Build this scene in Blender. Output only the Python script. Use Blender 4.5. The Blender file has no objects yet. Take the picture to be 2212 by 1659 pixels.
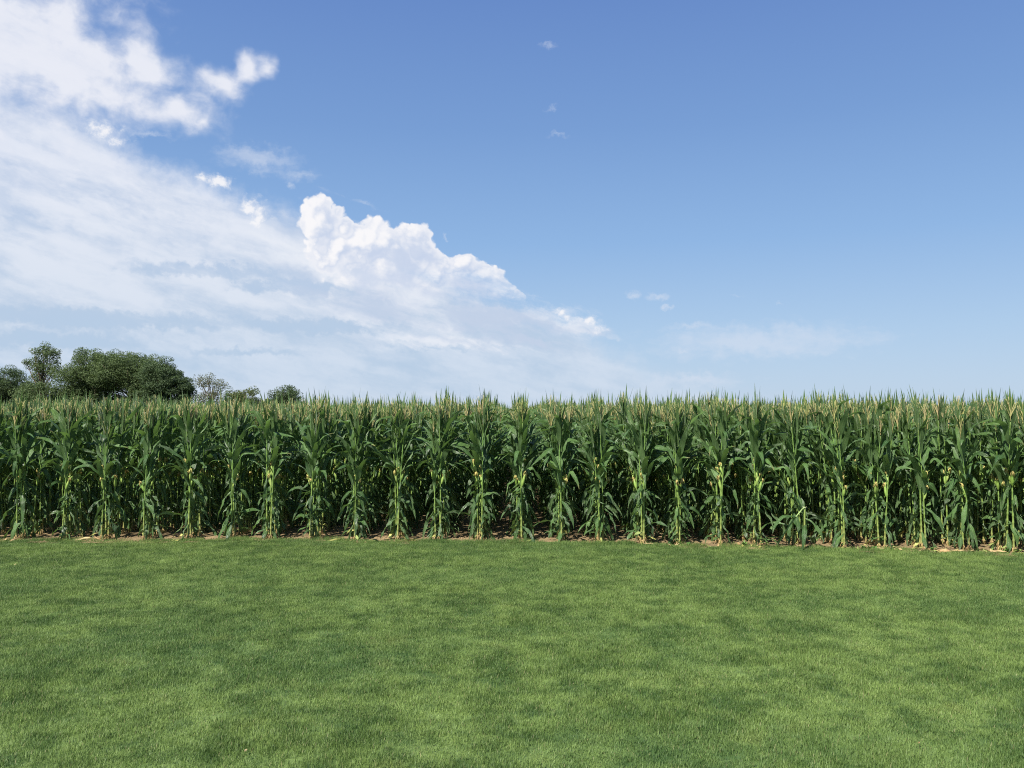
import bpy, math, random
import numpy as np
from mathutils import Vector, Matrix, noise as mnoise

rng = random.Random(7)
R = math.radians
scene = bpy.context.scene
COL = scene.collection

# ----------------------------------------------------------------- camera
CAM_H = 2.36
PITCH = 2.03
YAW = 0.42
cam_data = bpy.data.cameras.new('camera')
cam_data.lens = 29.1
cam_data.sensor_width = 36.0
cam_data.clip_start = 0.1
cam_data.clip_end = 6000.0
cam = bpy.data.objects.new('camera', cam_data)
COL.objects.link(cam)
cam.location = (0.0, 0.0, CAM_H)
cam.rotation_euler = (R(90.0 + PITCH), 0.0, R(YAW))
scene.camera = cam

# ----------------------------------------------------------------- exposure
vs = scene.view_settings
vs.view_transform = 'Standard'
vs.look = 'None'
vs.gamma = 1.0
vs.use_curve_mapping = False
vs.exposure = 0.9
scene.cycles.max_bounces = 8
scene.cycles.transparent_max_bounces = 8
scene.cycles.use_denoising = False
scene.cycles.filter_width = 1.1

# ----------------------------------------------------------------- sun
SUN_EL = 50.0
SUN_LEFT = 38.0          # degrees left of straight behind the camera
ld = bpy.data.lights.new('sun', 'SUN')
ld.energy = 5.0
ld.angle = R(0.53)
ld.color = (1.0, 0.95, 0.86)
sun = bpy.data.objects.new('sun', ld)
COL.objects.link(sun)
sdir = Vector((-math.sin(R(SUN_LEFT)) * math.cos(R(SUN_EL)), -math.cos(R(SUN_LEFT)) * math.cos(R(SUN_EL)), math.sin(R(SUN_EL))))
sun.rotation_euler = sdir.to_track_quat('Z', 'Y').to_euler()
sun.location = sdir * 60.0

# ----------------------------------------------------------------- sky with clouds
SKY_STRENGTH = 0.12
world = bpy.data.worlds.new('World')
scene.world = world
world.use_nodes = True
world.cycles.sampling_method = 'MANUAL'
world.cycles.sample_map_resolution = 512
NT = world.node_tree
NT.nodes.clear()


class Nodes:
    """short hand for building node networks: every call returns an output socket"""

    def __init__(self, tree):
        self.t = tree

    def new(self, kind, **props):
        n = self.t.nodes.new(kind)
        for k, v in props.items():
            setattr(n, k, v)
        return n

    def put(self, sock, v):
        if isinstance(v, bpy.types.NodeSocket):
            self.t.links.new(v, sock)
        elif v is not None:
            sock.default_value = v

    def m(self, op, a, b=None, c=None, clamp=False):
        n = self.new('ShaderNodeMath', operation=op, use_clamp=clamp)
        self.put(n.inputs[0], a)
        self.put(n.inputs[1], b)
        self.put(n.inputs[2], c)
        return n.outputs[0]

    def v(self, op, a, b=None):
        n = self.new('ShaderNodeVectorMath', operation=op)
        self.put(n.inputs[0], a)
        if op == 'SCALE':
            self.put(n.inputs['Scale'], b)
        else:
            self.put(n.inputs[1], b)
        return n.outputs['Value'] if op in ('LENGTH', 'DOT_PRODUCT', 'DISTANCE') else n.outputs[0]

    def xyz(self, x, y, z=0.0):
        n = self.new('ShaderNodeCombineXYZ')
        for s, q in zip(n.inputs, (x, y, z)):
            self.put(s, q)
        return n.outputs[0]

    def sep(self, a):
        n = self.new('ShaderNodeSeparateXYZ')
        self.put(n.inputs[0], a)
        return n.outputs

    def noise(self, vec, scale, detail=4.0, rough=0.55, dims='3D', out=0, lac=2.0, dist=0.0):
        n = self.new('ShaderNodeTexNoise', noise_dimensions=dims)
        self.put(n.inputs['Vector'], vec)
        n.inputs['Scale'].default_value = scale
        n.inputs['Detail'].default_value = detail
        n.inputs['Roughness'].default_value = rough
        n.inputs['Lacunarity'].default_value = lac
        n.inputs['Distortion'].default_value = dist
        return n.outputs[out]

    def step(self, x, lo, hi, a=0.0, b=1.0):
        n = self.new('ShaderNodeMapRange', interpolation_type='SMOOTHSTEP')
        for s, q in zip(n.inputs, (x, lo, hi, a, b)):
            self.put(s, q)
        return n.outputs[0]

    def lin(self, x, lo, hi, a=0.0, b=1.0):
        n = self.new('ShaderNodeMapRange')
        for s, q in zip(n.inputs, (x, lo, hi, a, b)):
            self.put(s, q)
        return n.outputs[0]

    def mix(self, f, a, b):
        n = self.new('ShaderNodeMix', data_type='RGBA')
        self.put(n.inputs[0], f)
        self.put(n.inputs[6], a)
        self.put(n.inputs[7], b)
        return n.outputs[2]


def srgb(r, g, b):
    f = lambda c: (c / 255 / 12.92) if c <= 10 else ((c / 255 + 0.055) / 1.055) ** 2.4
    return (f(r), f(g), f(b), 1.0)


def pix_to_sky(px, py):
    """a point of the sky (as read from the 2212 x 1659 photograph) as azimuth and elevation in degrees"""
    x, y = (px - 1106.0) / 1788.0, -(py - 829.5) / 1788.0
    d = Vector((x, y, -1.0)).normalized()
    d.rotate(cam.rotation_euler)
    return math.degrees(math.atan2(d.x, d.y)), math.degrees(math.asin(d.z))


def build_sky():
    N = Nodes(NT)
    tc = N.new('ShaderNodeTexCoord')
    D = N.v('NORMALIZE', tc.outputs['Generated'])
    dx, dy, dz = N.sep(D)
    deg = 180.0 / math.pi
    az = N.m('MULTIPLY', N.m('ARCTAN2', dx, dy), deg)
    el = N.m('MULTIPLY', N.m('ARCSINE', dz), deg)
    P = N.xyz(az, el)

    sky = N.new('ShaderNodeTexSky', sky_type='NISHITA')
    sky.sun_disc = False
    sky.sun_elevation = R(SUN_EL)
    sky.sun_rotation = R(180.0 + SUN_LEFT)
    sky.altitude = 300.0
    sky.air_density = 1.0
    sky.dust_density = 1.2
    sky.ozone_density = 1.6
    base = sky.outputs[0]
    # the moist summer air of the photograph: paler towards the horizon, all round
    K = 1.0 / (SKY_STRENGTH * 2.0 ** vs.exposure)
    def tone(r, g, b):
        c = srgb(r, g, b)
        return (c[0] * K, c[1] * K, c[2] * K, 1.0)
    ramp_t = N.lin(el, -2.0, 32.0)
    ramp = N.new('ShaderNodeValToRGB')
    N.put(ramp.inputs[0], ramp_t)
    stops = [(0.0, (187, 206, 226)), (0.09, (183, 205, 229)), (0.22, (167, 196, 227)), (0.40, (139, 177, 222)),
             (0.62, (117, 155, 209)), (0.85, (101, 137, 199)), (1.0, (93, 128, 192))]
    cr = ramp.color_ramp
    while len(cr.elements) < len(stops):
        cr.elements.new(0.5)
    for e, (p, c) in zip(cr.elements, stops):
        e.position = p
        s = srgb(*c)
        e.color = s
    air = N.v('SCALE', ramp.outputs[0], K)
    base = N.mix(0.93, base, air)

    def blobs(vec, items, k=0.25):
        acc = None
        for (px, py, rx, ry, amp) in items:
            a0, e0 = pix_to_sky(px, py)
            sx = 1788.0 * R(1.0)
            d = N.v('LENGTH', N.v('MULTIPLY', N.v('SUBTRACT', vec, (a0, e0, 0)), (sx / rx, sx / ry, 0)))
            h = N.m('SUBTRACT', amp, d)
            acc = h if acc is None else N.m('SMOOTH_MAX', acc, h, k)
        return acc

    # ---- slow warps shared by the layers
    w1 = N.v('SUBTRACT', N.noise(P, 0.35, 3.0, 0.5, '3D', 1), (0.5, 0.5, 0.5))
    w2 = N.v('SUBTRACT', N.noise(P, 1.3, 4.0, 0.6, '3D', 1), (0.5, 0.5, 0.5))
    Pw = N.v('ADD', P, N.v('SCALE', w1, 3.0))
    Pf = N.v('ADD', P, N.v('SCALE', w2, 1.6))

    # ---- the veil of stratus that climbs to the left; its upper edge falls to the right
    edge_px = [(-900, 40), (-300, 110), (0, 195), (150, 235), (250, 295), (330, 335), (430, 372), (520, 412), (620, 445),
               (760, 500), (900, 570), (1020, 625), (1140, 668), (1250, 705), (1340, 755), (1450, 805), (1700, 850), (2300, 880)]
    pts = [pix_to_sky(*q) for q in edge_px]
    A0, A1, E0, E1 = pts[0][0], pts[-1][0], 0.0, 30.0
    fc = N.new('ShaderNodeFloatCurve')
    N.put(fc.inputs['Value'], N.lin(Pw and N.sep(Pw)[0], A0, A1))
    cu = fc.mapping.curves[0]
    for i, (a, e) in enumerate(pts):
        q = ((a - A0) / (A1 - A0), (e - E0) / (E1 - E0))
        if i == 0:
            cu.points[0].location = q
        elif i == len(pts) - 1:
            cu.points[-1].location = q
        else:
            cu.points.new(*q)
    fc.mapping.update()
    edge = N.m('MULTIPLY', fc.outputs[0], E1)
    below = N.m('SUBTRACT', edge, N.sep(Pf)[1])                       # degrees under the edge
    # streaks that run down to the right
    ca, sa = math.cos(R(-14)), math.sin(R(-14))
    u = N.m('ADD', N.m('MULTIPLY', az, ca), N.m('MULTIPLY', el, sa))
    w = N.m('SUBTRACT', N.m('MULTIPLY', el, ca), N.m('MULTIPLY', az, sa))
    S = N.xyz(N.m('MULTIPLY', u, 0.10), N.m('MULTIPLY', w, 0.42), 3.7)
    S = N.v('ADD', S, N.v('SCALE', w1, 0.9))
    st1 = N.noise(S, 1.0, 6.0, 0.55)
    S2 = N.xyz(N.m('MULTIPLY', u, 0.22), N.m('MULTIPLY', w, 1.1), 9.1)
    S2 = N.v('ADD', S2, N.v('SCALE', w2, 0.55))
    st2 = N.noise(S2, 1.0, 5.0, 0.6)
    st = N.m('ADD', N.m('MULTIPLY', st1, 0.65), N.m('MULTIPLY', st2, 0.35))
    # the bluish troughs between the streaks, where the veil is thin and shaded
    trough = blobs(Pf, [(430, 585, 210, 22, 1.0), (600, 618, 170, 20, 1.0), (230, 690, 330, 26, 1.0), (700, 705, 260, 24, 0.9),
                        (960, 745, 200, 18, 0.9), (120, 735, 260, 26, 0.9), (540, 760, 260, 20, 0.7)], 0.3)
    trough = N.step(trough, 0.0, 0.75)
    cover = N.m('ADD', N.m('SUBTRACT', st, 0.5), N.m('MULTIPLY', trough, -0.19))
    body = N.step(below, -0.6, 1.9)
    low = N.step(el, 1.0, 7.0, 0.62, 1.0)
    veil = N.m('MULTIPLY', N.m('MULTIPLY', body, low), N.step(cover, -0.28, 0.04, 0.76, 0.985))
    high = N.step(el, 3.0, 16.0)
    vt = N.step(N.m('ADD', cover, N.m('MULTIPLY', high, 0.04)), -0.17, 0.13)
    vdark = N.mix(high, tone(186, 205, 227), tone(198, 211, 232))
    vlite = N.mix(high, tone(216, 226, 240), tone(230, 235, 246))
    vcol = N.mix(vt, vdark, vlite)
    col = N.mix(veil, base, vcol)

    # the paler, thicker part of the veil that trails under and behind the cumulus heads
    bk = blobs(Pf, [(700, 560, 130, 90, 1.0), (860, 650, 190, 62, 1.0), (1060, 690, 190, 44, 1.0), (1240, 712, 90, 26, 0.9), (1010, 740, 260, 26, 0.8)], 0.35)
    bn = N.m('ADD', bk, N.m('MULTIPLY', N.m('SUBTRACT', st2, 0.5), 2.6))
    bcol = N.mix(N.step(st1, 0.36, 0.6), tone(195, 209, 231), tone(232, 237, 246))
    col = N.mix(N.m('MULTIPLY', N.step(bn, -0.25, 0.85), 0.88), col, bcol)

    # ---- the ragged bank at the upper left
    frag = N.noise(N.v('ADD', N.v('MULTIPLY', P, (0.8, 1.0, 1.0)), N.v('SCALE', w1, 1.2)), 0.42, 7.0, 0.55)
    up = blobs(N.v('ADD', P, N.v('SCALE', w1, 2.0)), [
        (-330, 60, 340, 210, 1.25), (10, 90, 185, 130, 1.3), (150, 145, 180, 90, 1.15), (300, 125, 62, 62, 1.0), (330, 150, 75, 55, 1.0),
        (390, 235, 95, 55, 0.85), (480, 185, 72, 34, 1.0), (543, 155, 36, 40, 0.8), (575, 150, 25, 35, 0.6), (250, 210, 160, 55, 0.9), (440, 265, 40, 28, 0.6)], 0.3)
    uf = N.m('ADD', up, N.m('MULTIPLY', N.m('SUBTRACT', frag, 0.5), 2.1))
    udens = N.step(uf, -0.25, 0.85)
    ut = N.step(N.m('ADD', N.m('MULTIPLY', N.m('MINIMUM', uf, 0.8), 0.35), N.m('ADD', N.m('MULTIPLY', frag, 0.5), N.m('MULTIPLY', st2, 0.4))), 0.30, 0.80)
    ucol = N.mix(ut, tone(193, 207, 232), tone(238, 240, 248))
    col = N.mix(N.m('MULTIPLY', udens, 0.93), col, ucol)

    # ---- thin high wisps
    wv = N.v('ADD', N.v('MULTIPLY', P, (0.55, 1.5, 1.0)), N.v('SCALE', w2, 0.8))
    wn = N.noise(wv, 0.9, 6.0, 0.6)
    wisp = blobs(Pf, [(1640, 738, 235, 38, 1.15), (1500, 705, 90, 14, 0.8), (1500, 820, 120, 18, 1.0), (1190, 97, 40, 14, 0.45), (1193, 236, 24, 12, 0.45),
                      (1206, 291, 40, 13, 0.55), (560, 345, 95, 30, 1.0), (640, 375, 90, 26, 0.6), (330, 290, 90, 12, 0.6), (632, 398, 16, 20, 0.6),
                      (1370, 633, 18, 13, 1.0), (1425, 637, 26, 12, 1.0), (1438, 664, 13, 8, 0.9), (1680, 655, 22, 6, 0.4), (1478, 755, 20, 10, 0.9),
                      (1590, 642, 30, 8, 0.5), (960, 510, 10, 10, 0.7)], 0.15)
    wd = N.step(N.m('ADD', wisp, N.m('MULTIPLY', N.m('SUBTRACT', wn, 0.5), 1.6)), -0.15, 1.15)
    col = N.mix(N.m('MULTIPLY', wd, 0.52), col, tone(218, 226, 240))

    # ---- the cumulus heads with hard, cauliflower edges
    heads = [(672, 450, 36, 36, 1.0), (735, 535, 50, 45, 1.2), (690, 485, 44, 52, 1.35), (728, 455, 24, 22, 1.0), (745, 500, 38, 36, 0.95),
             (798, 514, 56, 56, 1.0), (840, 512, 60, 48, 1.0), (778, 505, 30, 34, 1.1), (765, 525, 30, 34, 1.2), (830, 508, 56, 36, 1.0), (850, 568, 108, 92, 1.0), (850, 578, 62, 56, 1.6), (800, 532, 36, 37, 1.6), (905, 545, 32, 38, 1.5), (1010, 610, 45, 30, 1.7), (942, 588, 34, 36, 1.4), (1075, 630, 30, 18, 1.5), (900, 516, 50, 42, 1.0), (925, 545, 26, 40, 0.95),
             (965, 575, 36, 40, 1.0), (1000, 570, 46, 34, 1.0), (1010, 620, 74, 52, 1.45), (1045, 600, 34, 30, 0.95), (1090, 622, 36, 34, 1.0),
             (1122, 645, 20, 18, 1.0), (780, 610, 80, 70, 1.2), (720, 560, 60, 60, 1.0), (930, 640, 90, 50, 1.2), (1100, 640, 34, 26, 1.0)]
    puffs = [(472, 393, 28, 15, 1.25), (437, 384, 18, 12, 1.0), (543, 450, 30, 20, 1.25), (562, 476, 30, 18, 1.1), (225, 282, 38, 18, 1.2), (250, 303, 26, 15, 1.1),
             (1276, 694, 24, 17, 0.95), (1213, 674, 14, 10, 1.2), (1224, 684, 14, 9, 1.1), (1290, 712, 24, 14, 1.0)]

    def height(vec):
        hb = blobs(vec, heads, 0.16)
        hh = hb
        vo = N.new('ShaderNodeTexVoronoi', voronoi_dimensions='2D', feature='SMOOTH_F1')
        N.put(vo.inputs['Vector'], N.v('ADD', vec, N.v('SCALE', w2, 0.55)))
        vo.inputs['Scale'].default_value = 0.66
        vo.inputs['Detail'].default_value = 1.6
        vo.inputs['Roughness'].default_value = 0.5
        vo.inputs['Lacunarity'].default_value = 2.3
        vo.inputs['Smoothness'].default_value = 0.25
        bump = N.m('MULTIPLY', N.m('SUBTRACT', 0.42, vo.outputs['Distance']), 0.72)
        return N.m('ADD', hh, N.m('MULTIPLY', bump, N.m('ADD', N.m('MULTIPLY', hh, 3.2), 0.62, clamp=True))), hb

    h0, hb0 = height(P)
    h1, hb1 = height(N.v('ADD', P, (-0.34, 0.34, 0)))
    fall = N.step(N.m('ADD', el, N.m('MULTIPLY', N.m('SUBTRACT', st2, 0.5), 5.0)), 7.0, 10.6)   # heads melt into the veil below
    cd = N.m('MULTIPLY', N.step(h0, 0.0, 0.20), N.m('MAXIMUM', fall, N.step(az, 3.0, 4.0)))
    slope = N.m('SUBTRACT', h0, h1)
    lit = N.step(N.m('ADD', N.m('MULTIPLY', slope, 0.8), N.m('MULTIPLY', N.m('SUBTRACT', frag, 0.5), 2.2)), -0.35, 0.40)
    hollow = blobs(Pf, [(885, 560, 62, 62, 1.0), (1012, 618, 62, 26, 1.0), (700, 520, 26, 44, 0.9), (950, 650, 90, 30, 1.0), (790, 600, 40, 40, 0.8), (760, 555, 20, 30, 0.8)], 0.3)
    lit = N.m('MULTIPLY', lit, N.step(N.m('ADD', hollow, N.m('MULTIPLY', N.m('SUBTRACT', st2, 0.5), 1.5)), -0.15, 0.7, 1.0, 0.12))
    rim = N.step(h0, 0.75, 0.1)
    lit = N.m('MAXIMUM', N.m('MULTIPLY', lit, 1.0), N.m('MULTIPLY', rim, 0.75))
    ccol = N.mix(lit, tone(201, 213, 235), tone(250, 249, 251))
    col = N.mix(N.m('MULTIPLY', cd, 0.98), col, ccol)

    pn = N.noise(N.v('ADD', P, N.v('SCALE', w2, 0.5)), 1.5, 6.0, 0.6)
    pf = N.m('ADD', blobs(P, puffs, 0.25), N.m('MULTIPLY', N.m('SUBTRACT', pn, 0.52), 3.4))
    col = N.mix(N.m('MULTIPLY', N.step(pf, -0.1, 1.2), 0.92), col, N.mix(N.step(pf, 0.2, 1.1), tone(222, 229, 242), tone(247, 247, 250)))

    bg = N.new('ShaderNodeBackground')
    N.put(bg.inputs['Color'], col)
    bg.inputs['Strength'].default_value = SKY_STRENGTH
    out = N.new('ShaderNodeOutputWorld')
    NT.links.new(bg.outputs[0], out.inputs['Surface'])


build_sky()

# =================================================================== helpers
def tag(o, label=None, cat=None, group=None, kind=None):
    if label: o['label'] = label
    if cat: o['category'] = cat
    if group: o['group'] = group
    if kind: o['kind'] = kind
    return o


def empty(name, loc, rotz=0.0):
    o = bpy.data.objects.new(name, None)
    o.empty_display_size = 0.2
    COL.objects.link(o)
    o.location = loc
    o.rotation_euler = (0, 0, rotz)
    return o


class Geo:
    """collects vertices, faces, uvs and material slots of one mesh"""

    def __init__(self):
        self.v, self.f, self.uv, self.mi = [], [], [], []

    def add(self, verts, faces, uvs=None, mat=0):
        b = len(self.v)
        self.v += [tuple(p) for p in verts]
        for k, f in enumerate(faces):
            self.f.append(tuple(b + i for i in f))
            self.mi.append(mat)
            self.uv += [uvs[i] for i in f] if uvs else [(0.5, 0.5)] * len(f)

    def merge(self, g, mat):
        b = len(self.v)
        self.v += g.v
        self.f += [tuple(b + i for i in f) for f in g.f]
        self.uv += g.uv
        self.mi += [mat] * len(g.f)

    def mesh(self, name, mats, smooth=True):
        me = bpy.data.meshes.new(name)
        me.from_pydata(self.v, [], self.f)
        for m in mats:
            me.materials.append(m)
        if len(mats) > 1:
            me.polygons.foreach_set('material_index', self.mi)
        uv = me.uv_layers.new(name='UVMap')
        uv.data.foreach_set('uv', np.array(self.uv, dtype=np.float32).ravel())
        me.polygons.foreach_set('use_smooth', [smooth] * len(self.f))
        me.update()
        return me


def link(name, me, parent=None):
    o = bpy.data.objects.new(name, me)
    COL.objects.link(o)
    o.parent = parent
    return o


def tube(g, path, radii, sides=6, uvv=None, cap=True, squash=None):
    """a tapered tube along a path"""
    n = len(path)
    vs_, uv = [], []
    for i in range(n):
        p = Vector(path[i])
        t = (Vector(path[min(i + 1, n - 1)]) - Vector(path[max(i - 1, 0)]))
        t = t.normalized() if t.length > 1e-9 else Vector((0, 0, 1))
        a = t.orthogonal().normalized() if abs(t.z) < 0.95 else (Vector((1, 0, 0)) - t * t.x).normalized()
        b = t.cross(a)
        for k in range(sides):
            th = 2 * math.pi * k / sides
            vs_.append(p + (a * math.cos(th) + b * math.sin(th)) * radii[i])
            uv.append((k / sides, uvv[i] if uvv else i / (n - 1)))
    fs = []
    for i in range(n - 1):
        for k in range(sides):
            k2 = (k + 1) % sides
            fs.append((i * sides + k, i * sides + k2, (i + 1) * sides + k2, (i + 1) * sides + k))
    if cap:
        fs.append(tuple(range((n - 1) * sides, n * sides)))
    g.add(vs_, fs, uv)


# =================================================================== materials
def material(name):
    m = bpy.data.materials.new(name)
    m.use_nodes = True
    m.node_tree.nodes.clear()
    return m, Nodes(m.node_tree)


def finish(m, N, color, rough=0.6, spec=0.4, translucent=0.0, tcol=None, bump=None, bump_d=0.01, sheen=0.0):
    p = N.new('ShaderNodeBsdfPrincipled')
    N.put(p.inputs['Base Color'], color)
    N.put(p.inputs['Roughness'], rough)
    N.put(p.inputs['Specular IOR Level'], spec)
    if sheen:
        p.inputs['Sheen Weight'].default_value = sheen
    if bump is not None:
        b = N.new('ShaderNodeBump')
        N.put(b.inputs['Height'], bump)
        b.inputs['Distance'].default_value = bump_d
        m.node_tree.links.new(b.outputs[0], p.inputs['Normal'])
    res = p.outputs[0]
    if translucent:
        t = N.new('ShaderNodeBsdfTranslucent')
        N.put(t.inputs['Color'], tcol)
        mx = N.new('ShaderNodeMixShader')
        mx.inputs[0].default_value = translucent
        m.node_tree.links.new(res, mx.inputs[1])
        m.node_tree.links.new(t.outputs[0], mx.inputs[2])
        res = mx.outputs[0]
    o = N.new('ShaderNodeOutputMaterial')
    m.node_tree.links.new(res, o.inputs[0])
    return m


def uvs(N):
    return N.sep(N.new('ShaderNodeUVMap').outputs[0])


def rnd(N):
    return N.new('ShaderNodeObjectInfo').outputs['Random']


def worldpos(N):
    return N.new('ShaderNodeNewGeometry').outputs['Position']


def mat_leaf(name, c_dark, c_lite, rib, trans=0.24, dry=0.0):
    m, N = material(name)
    u, v, _ = uvs(N)
    P = worldpos(N)
    n1 = N.noise(P, 2.2, 3.0)
    n2 = N.noise(P, 23.0, 3.0)
    t = N.m('ADD', N.m('MULTIPLY', rnd(N), 0.45), N.m('ADD', N.m('MULTIPLY', n1, 0.5), N.m('MULTIPLY', N.m('SUBTRACT', n2, 0.5), 0.5)))
    c = N.mix(N.step(t, 0.15, 0.95), c_dark, c_lite)
    veins = N.m('SINE', N.m('MULTIPLY', u, 95.0))
    c = N.mix(N.lin(veins, -1, 1, 0.0, 0.16), c, rib)
    ribm = N.step(N.m('ABSOLUTE', N.m('SUBTRACT', u, 0.5)), 0.085, 0.03)
    ribm = N.m('MULTIPLY', ribm, N.lin(v, 0.0, 1.0, 1.0, 0.25))
    c = N.mix(N.m('MULTIPLY', ribm, 0.8), c, rib)
    # scorched, yellowing tips and margins on some leaves
    tip = N.m('MULTIPLY', N.step(v, 0.80, 1.0), N.step(rnd(N), 0.72, 0.95))
    c = N.mix(N.m('MULTIPLY', tip, 0.7), c, (0.26, 0.19, 0.075, 1))
    back = N.new('ShaderNodeNewGeometry').outputs['Backfacing']
    c = N.mix(N.m('MULTIPLY', back, 0.55), c, (0.145, 0.230, 0.095, 1))
    tc = N.mix(0.5, c, (0.16, 0.30, 0.03, 1))
    rough = N.lin(n2, 0.2, 0.8, 0.30, 0.46)
    return finish(m, N, c, rough, 0.62, trans, tc, bump=veins, bump_d=0.0012)


M_LEAF = mat_leaf('corn_leaf_green', (0.036, 0.096, 0.024, 1), (0.122, 0.235, 0.058, 1), (0.19, 0.27, 0.12, 1))
M_TOPLEAF = mat_leaf('corn_leaf_upper', (0.050, 0.120, 0.024, 1), (0.12, 0.225, 0.048, 1), (0.24, 0.32, 0.11, 1), 0.34)


def mat_stalk():
    m, N = material('corn_stalk_green')
    u, v, _ = uvs(N)
    r = N.new('ShaderNodeValToRGB')
    N.put(r.inputs[0], v)
    el = r.color_ramp.elements
    stops = [(0.0, (0.30, 0.21, 0.09)), (0.07, (0.30, 0.29, 0.10)), (0.25, (0.20, 0.28, 0.070)), (0.55, (0.15, 0.25, 0.06)), (0.8, (0.13, 0.25, 0.06)), (1.0, (0.16, 0.26, 0.07))]
    while len(el) < len(stops):
        el.new(0.5)
    for e, (p, c) in zip(el, stops):
        e.position = p
        e.color = (*c, 1)
    n = N.noise(worldpos(N), 11.0, 4.0)
    c = N.mix(N.step(n, 0.38, 0.70, 0.0, 0.65), r.outputs[0], (0.12, 0.2, 0.05, 1))
    c = N.mix(N.m('MULTIPLY', rnd(N), 0.3), c, (0.2, 0.28, 0.06, 1))
    return finish(m, N, c, 0.42, 0.4)


M_STALK = mat_stalk()


def mat_noise(name, a, b, scale, rough=0.75, spec=0.2, trans=0.0, bump=0.0, rand=0.4, detail=4.0):
    m, N = material(name)
    P = worldpos(N)
    n = N.noise(P, scale, detail)
    t = N.m('ADD', N.m('MULTIPLY', N.m('SUBTRACT', rnd(N), 0.5), rand), n)
    c = N.mix(N.step(t, 0.25, 0.75), a, b)
    return finish(m, N, c, rough, spec, trans, c, bump=n if bump else None, bump_d=bump)


M_TASSEL = mat_noise('corn_tassel_tan', (0.38, 0.40, 0.14, 1), (0.49, 0.41, 0.21, 1), 9.0, 0.8, 0.2, 0.2)
M_HUSK = mat_noise('ear_husk_green', (0.20, 0.33, 0.06, 1), (0.34, 0.44, 0.12, 1), 20.0, 0.5, 0.35, 0.1)
M_SILK = mat_noise('ear_silk_yellow', (0.66, 0.58, 0.20, 1), (0.64, 0.52, 0.20, 1), 6.0, 0.6, 0.3, 0.25, rand=0.9)
M_ROOT = mat_noise('brace_root_tan', (0.36, 0.24, 0.12, 1), (0.48, 0.36, 0.16, 1), 30.0, 0.7)
M_DRY = mat_noise('dry_leaf_tan', (0.32, 0.21, 0.10, 1), (0.48, 0.37, 0.19, 1), 16.0, 0.75, 0.2, 0.15, rand=0.8)
M_FADED = mat_noise('faded_leaf_yellow', (0.40, 0.38, 0.12, 1), (0.24, 0.30, 0.09, 1), 16.0, 0.6, 0.3, 0.15, rand=0.8)
M_PITH = mat_noise('stalk_pith_white', (0.48, 0.49, 0.33, 1), (0.34, 0.38, 0.20, 1), 40.0)
M_WEED = mat_noise('weed_leaf_green', (0.06, 0.14, 0.03, 1), (0.12, 0.22, 0.05, 1), 10.0, 0.5, 0.35, 0.2)
M_BARK = mat_noise('bark_grey_brown', (0.075, 0.055, 0.04, 1), (0.15, 0.12, 0.09, 1), 3.0, 0.9, 0.1)


def mat_soil():
    m, N = material('bare_soil')
    P = worldpos(N)
    n = N.noise(P, 1.3, 5.0, 0.6)
    n2 = N.noise(P, 17.0, 6.0, 0.65)
    c = N.mix(N.step(n, 0.3, 0.7), (0.170, 0.124, 0.070, 1), (0.29, 0.212, 0.115, 1))
    c = N.mix(N.step(n2, 0.45, 0.75, 0, 0.75), c, (0.11, 0.075, 0.05, 1))
    return finish(m, N, c, 0.95, 0.1, bump=n2, bump_d=0.03)


M_SOIL = mat_soil()


def lawn_tone(N, P):
    """the mottled greens of a mown bluegrass lawn: lighter and darker, yellower and bluer patches of mixed grasses"""
    Q = N.v('MULTIPLY', P, (1.0, 1.0, 0.0))
    a = N.noise(Q, 0.55, 4.0, 0.6)
    b = N.noise(N.v('ADD', Q, (31.0, 7.0, 0)), 1.7, 4.0, 0.62)
    c = N.noise(N.v('ADD', Q, (5.0, 57.0, 0)), 0.33, 3.0, 0.5)
    d = N.noise(N.v('ADD', Q, (15.0, 3.0, 0)), 6.0, 3.0, 0.6)
    t = N.m('ADD', N.m('ADD', N.m('MULTIPLY', a, 0.36), N.m('MULTIPLY', b, 0.34)), N.m('MULTIPLY', d, 0.30))
    e = N.noise(N.v('ADD', Q, (1.0, 13.0, 0)), 3.1, 3.0, 0.6)
    t = N.m('ADD', N.m('MULTIPLY', t, 0.65), N.m('MULTIPLY', e, 0.35))
    return t, c, b


def mat_grass(name, mul, trans):
    m, N = material(name)
    P = worldpos(N)
    t, c, b = lawn_tone(N, P)
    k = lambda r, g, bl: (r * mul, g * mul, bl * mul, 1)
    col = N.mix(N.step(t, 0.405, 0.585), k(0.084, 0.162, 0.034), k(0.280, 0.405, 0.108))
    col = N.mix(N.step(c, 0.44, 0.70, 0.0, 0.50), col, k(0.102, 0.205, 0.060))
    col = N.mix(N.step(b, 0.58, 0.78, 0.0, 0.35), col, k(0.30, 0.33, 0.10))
    u, v, _ = uvs(N)
    # single blades: fresh, ordinary or straw coloured
    col = N.mix(N.step(u, 0.55, 1.0, 0.0, 0.45), col, k(0.30, 0.43, 0.13))
    col = N.mix(N.step(u, 0.30, 0.05, 0.0, 0.55), col, k(0.060, 0.125, 0.032))
    col = N.mix(N.step(u, 0.965, 0.98, 0.0, 0.8), col, k(0.42, 0.38, 0.19))
    return finish(m, N, col, 0.5, 0.28, trans, col)


M_GRASS = mat_grass('lawn_grass_blades', 0.75, 0.33)
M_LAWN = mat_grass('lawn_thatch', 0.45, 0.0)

# =================================================================== the setting
def edge_y(x):
    """distance of the field's edge: slightly curved and nearer on the right"""
    xx = max(-22.0, min(20.0, x))
    return 15.22 - 0.0780 * xx - 0.00580 * xx * xx


def lawn_edge(x):
    return edge_y(x) + 0.075 - 0.065 * max(0.0, min(1.0, (x + 4) / 6)) + 0.05 * mnoise.noise(Vector((x * 1.1, 3.1, 0))) + 0.03 * mnoise.noise(Vector((x * 5.0, 8.1, 0)))


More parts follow.
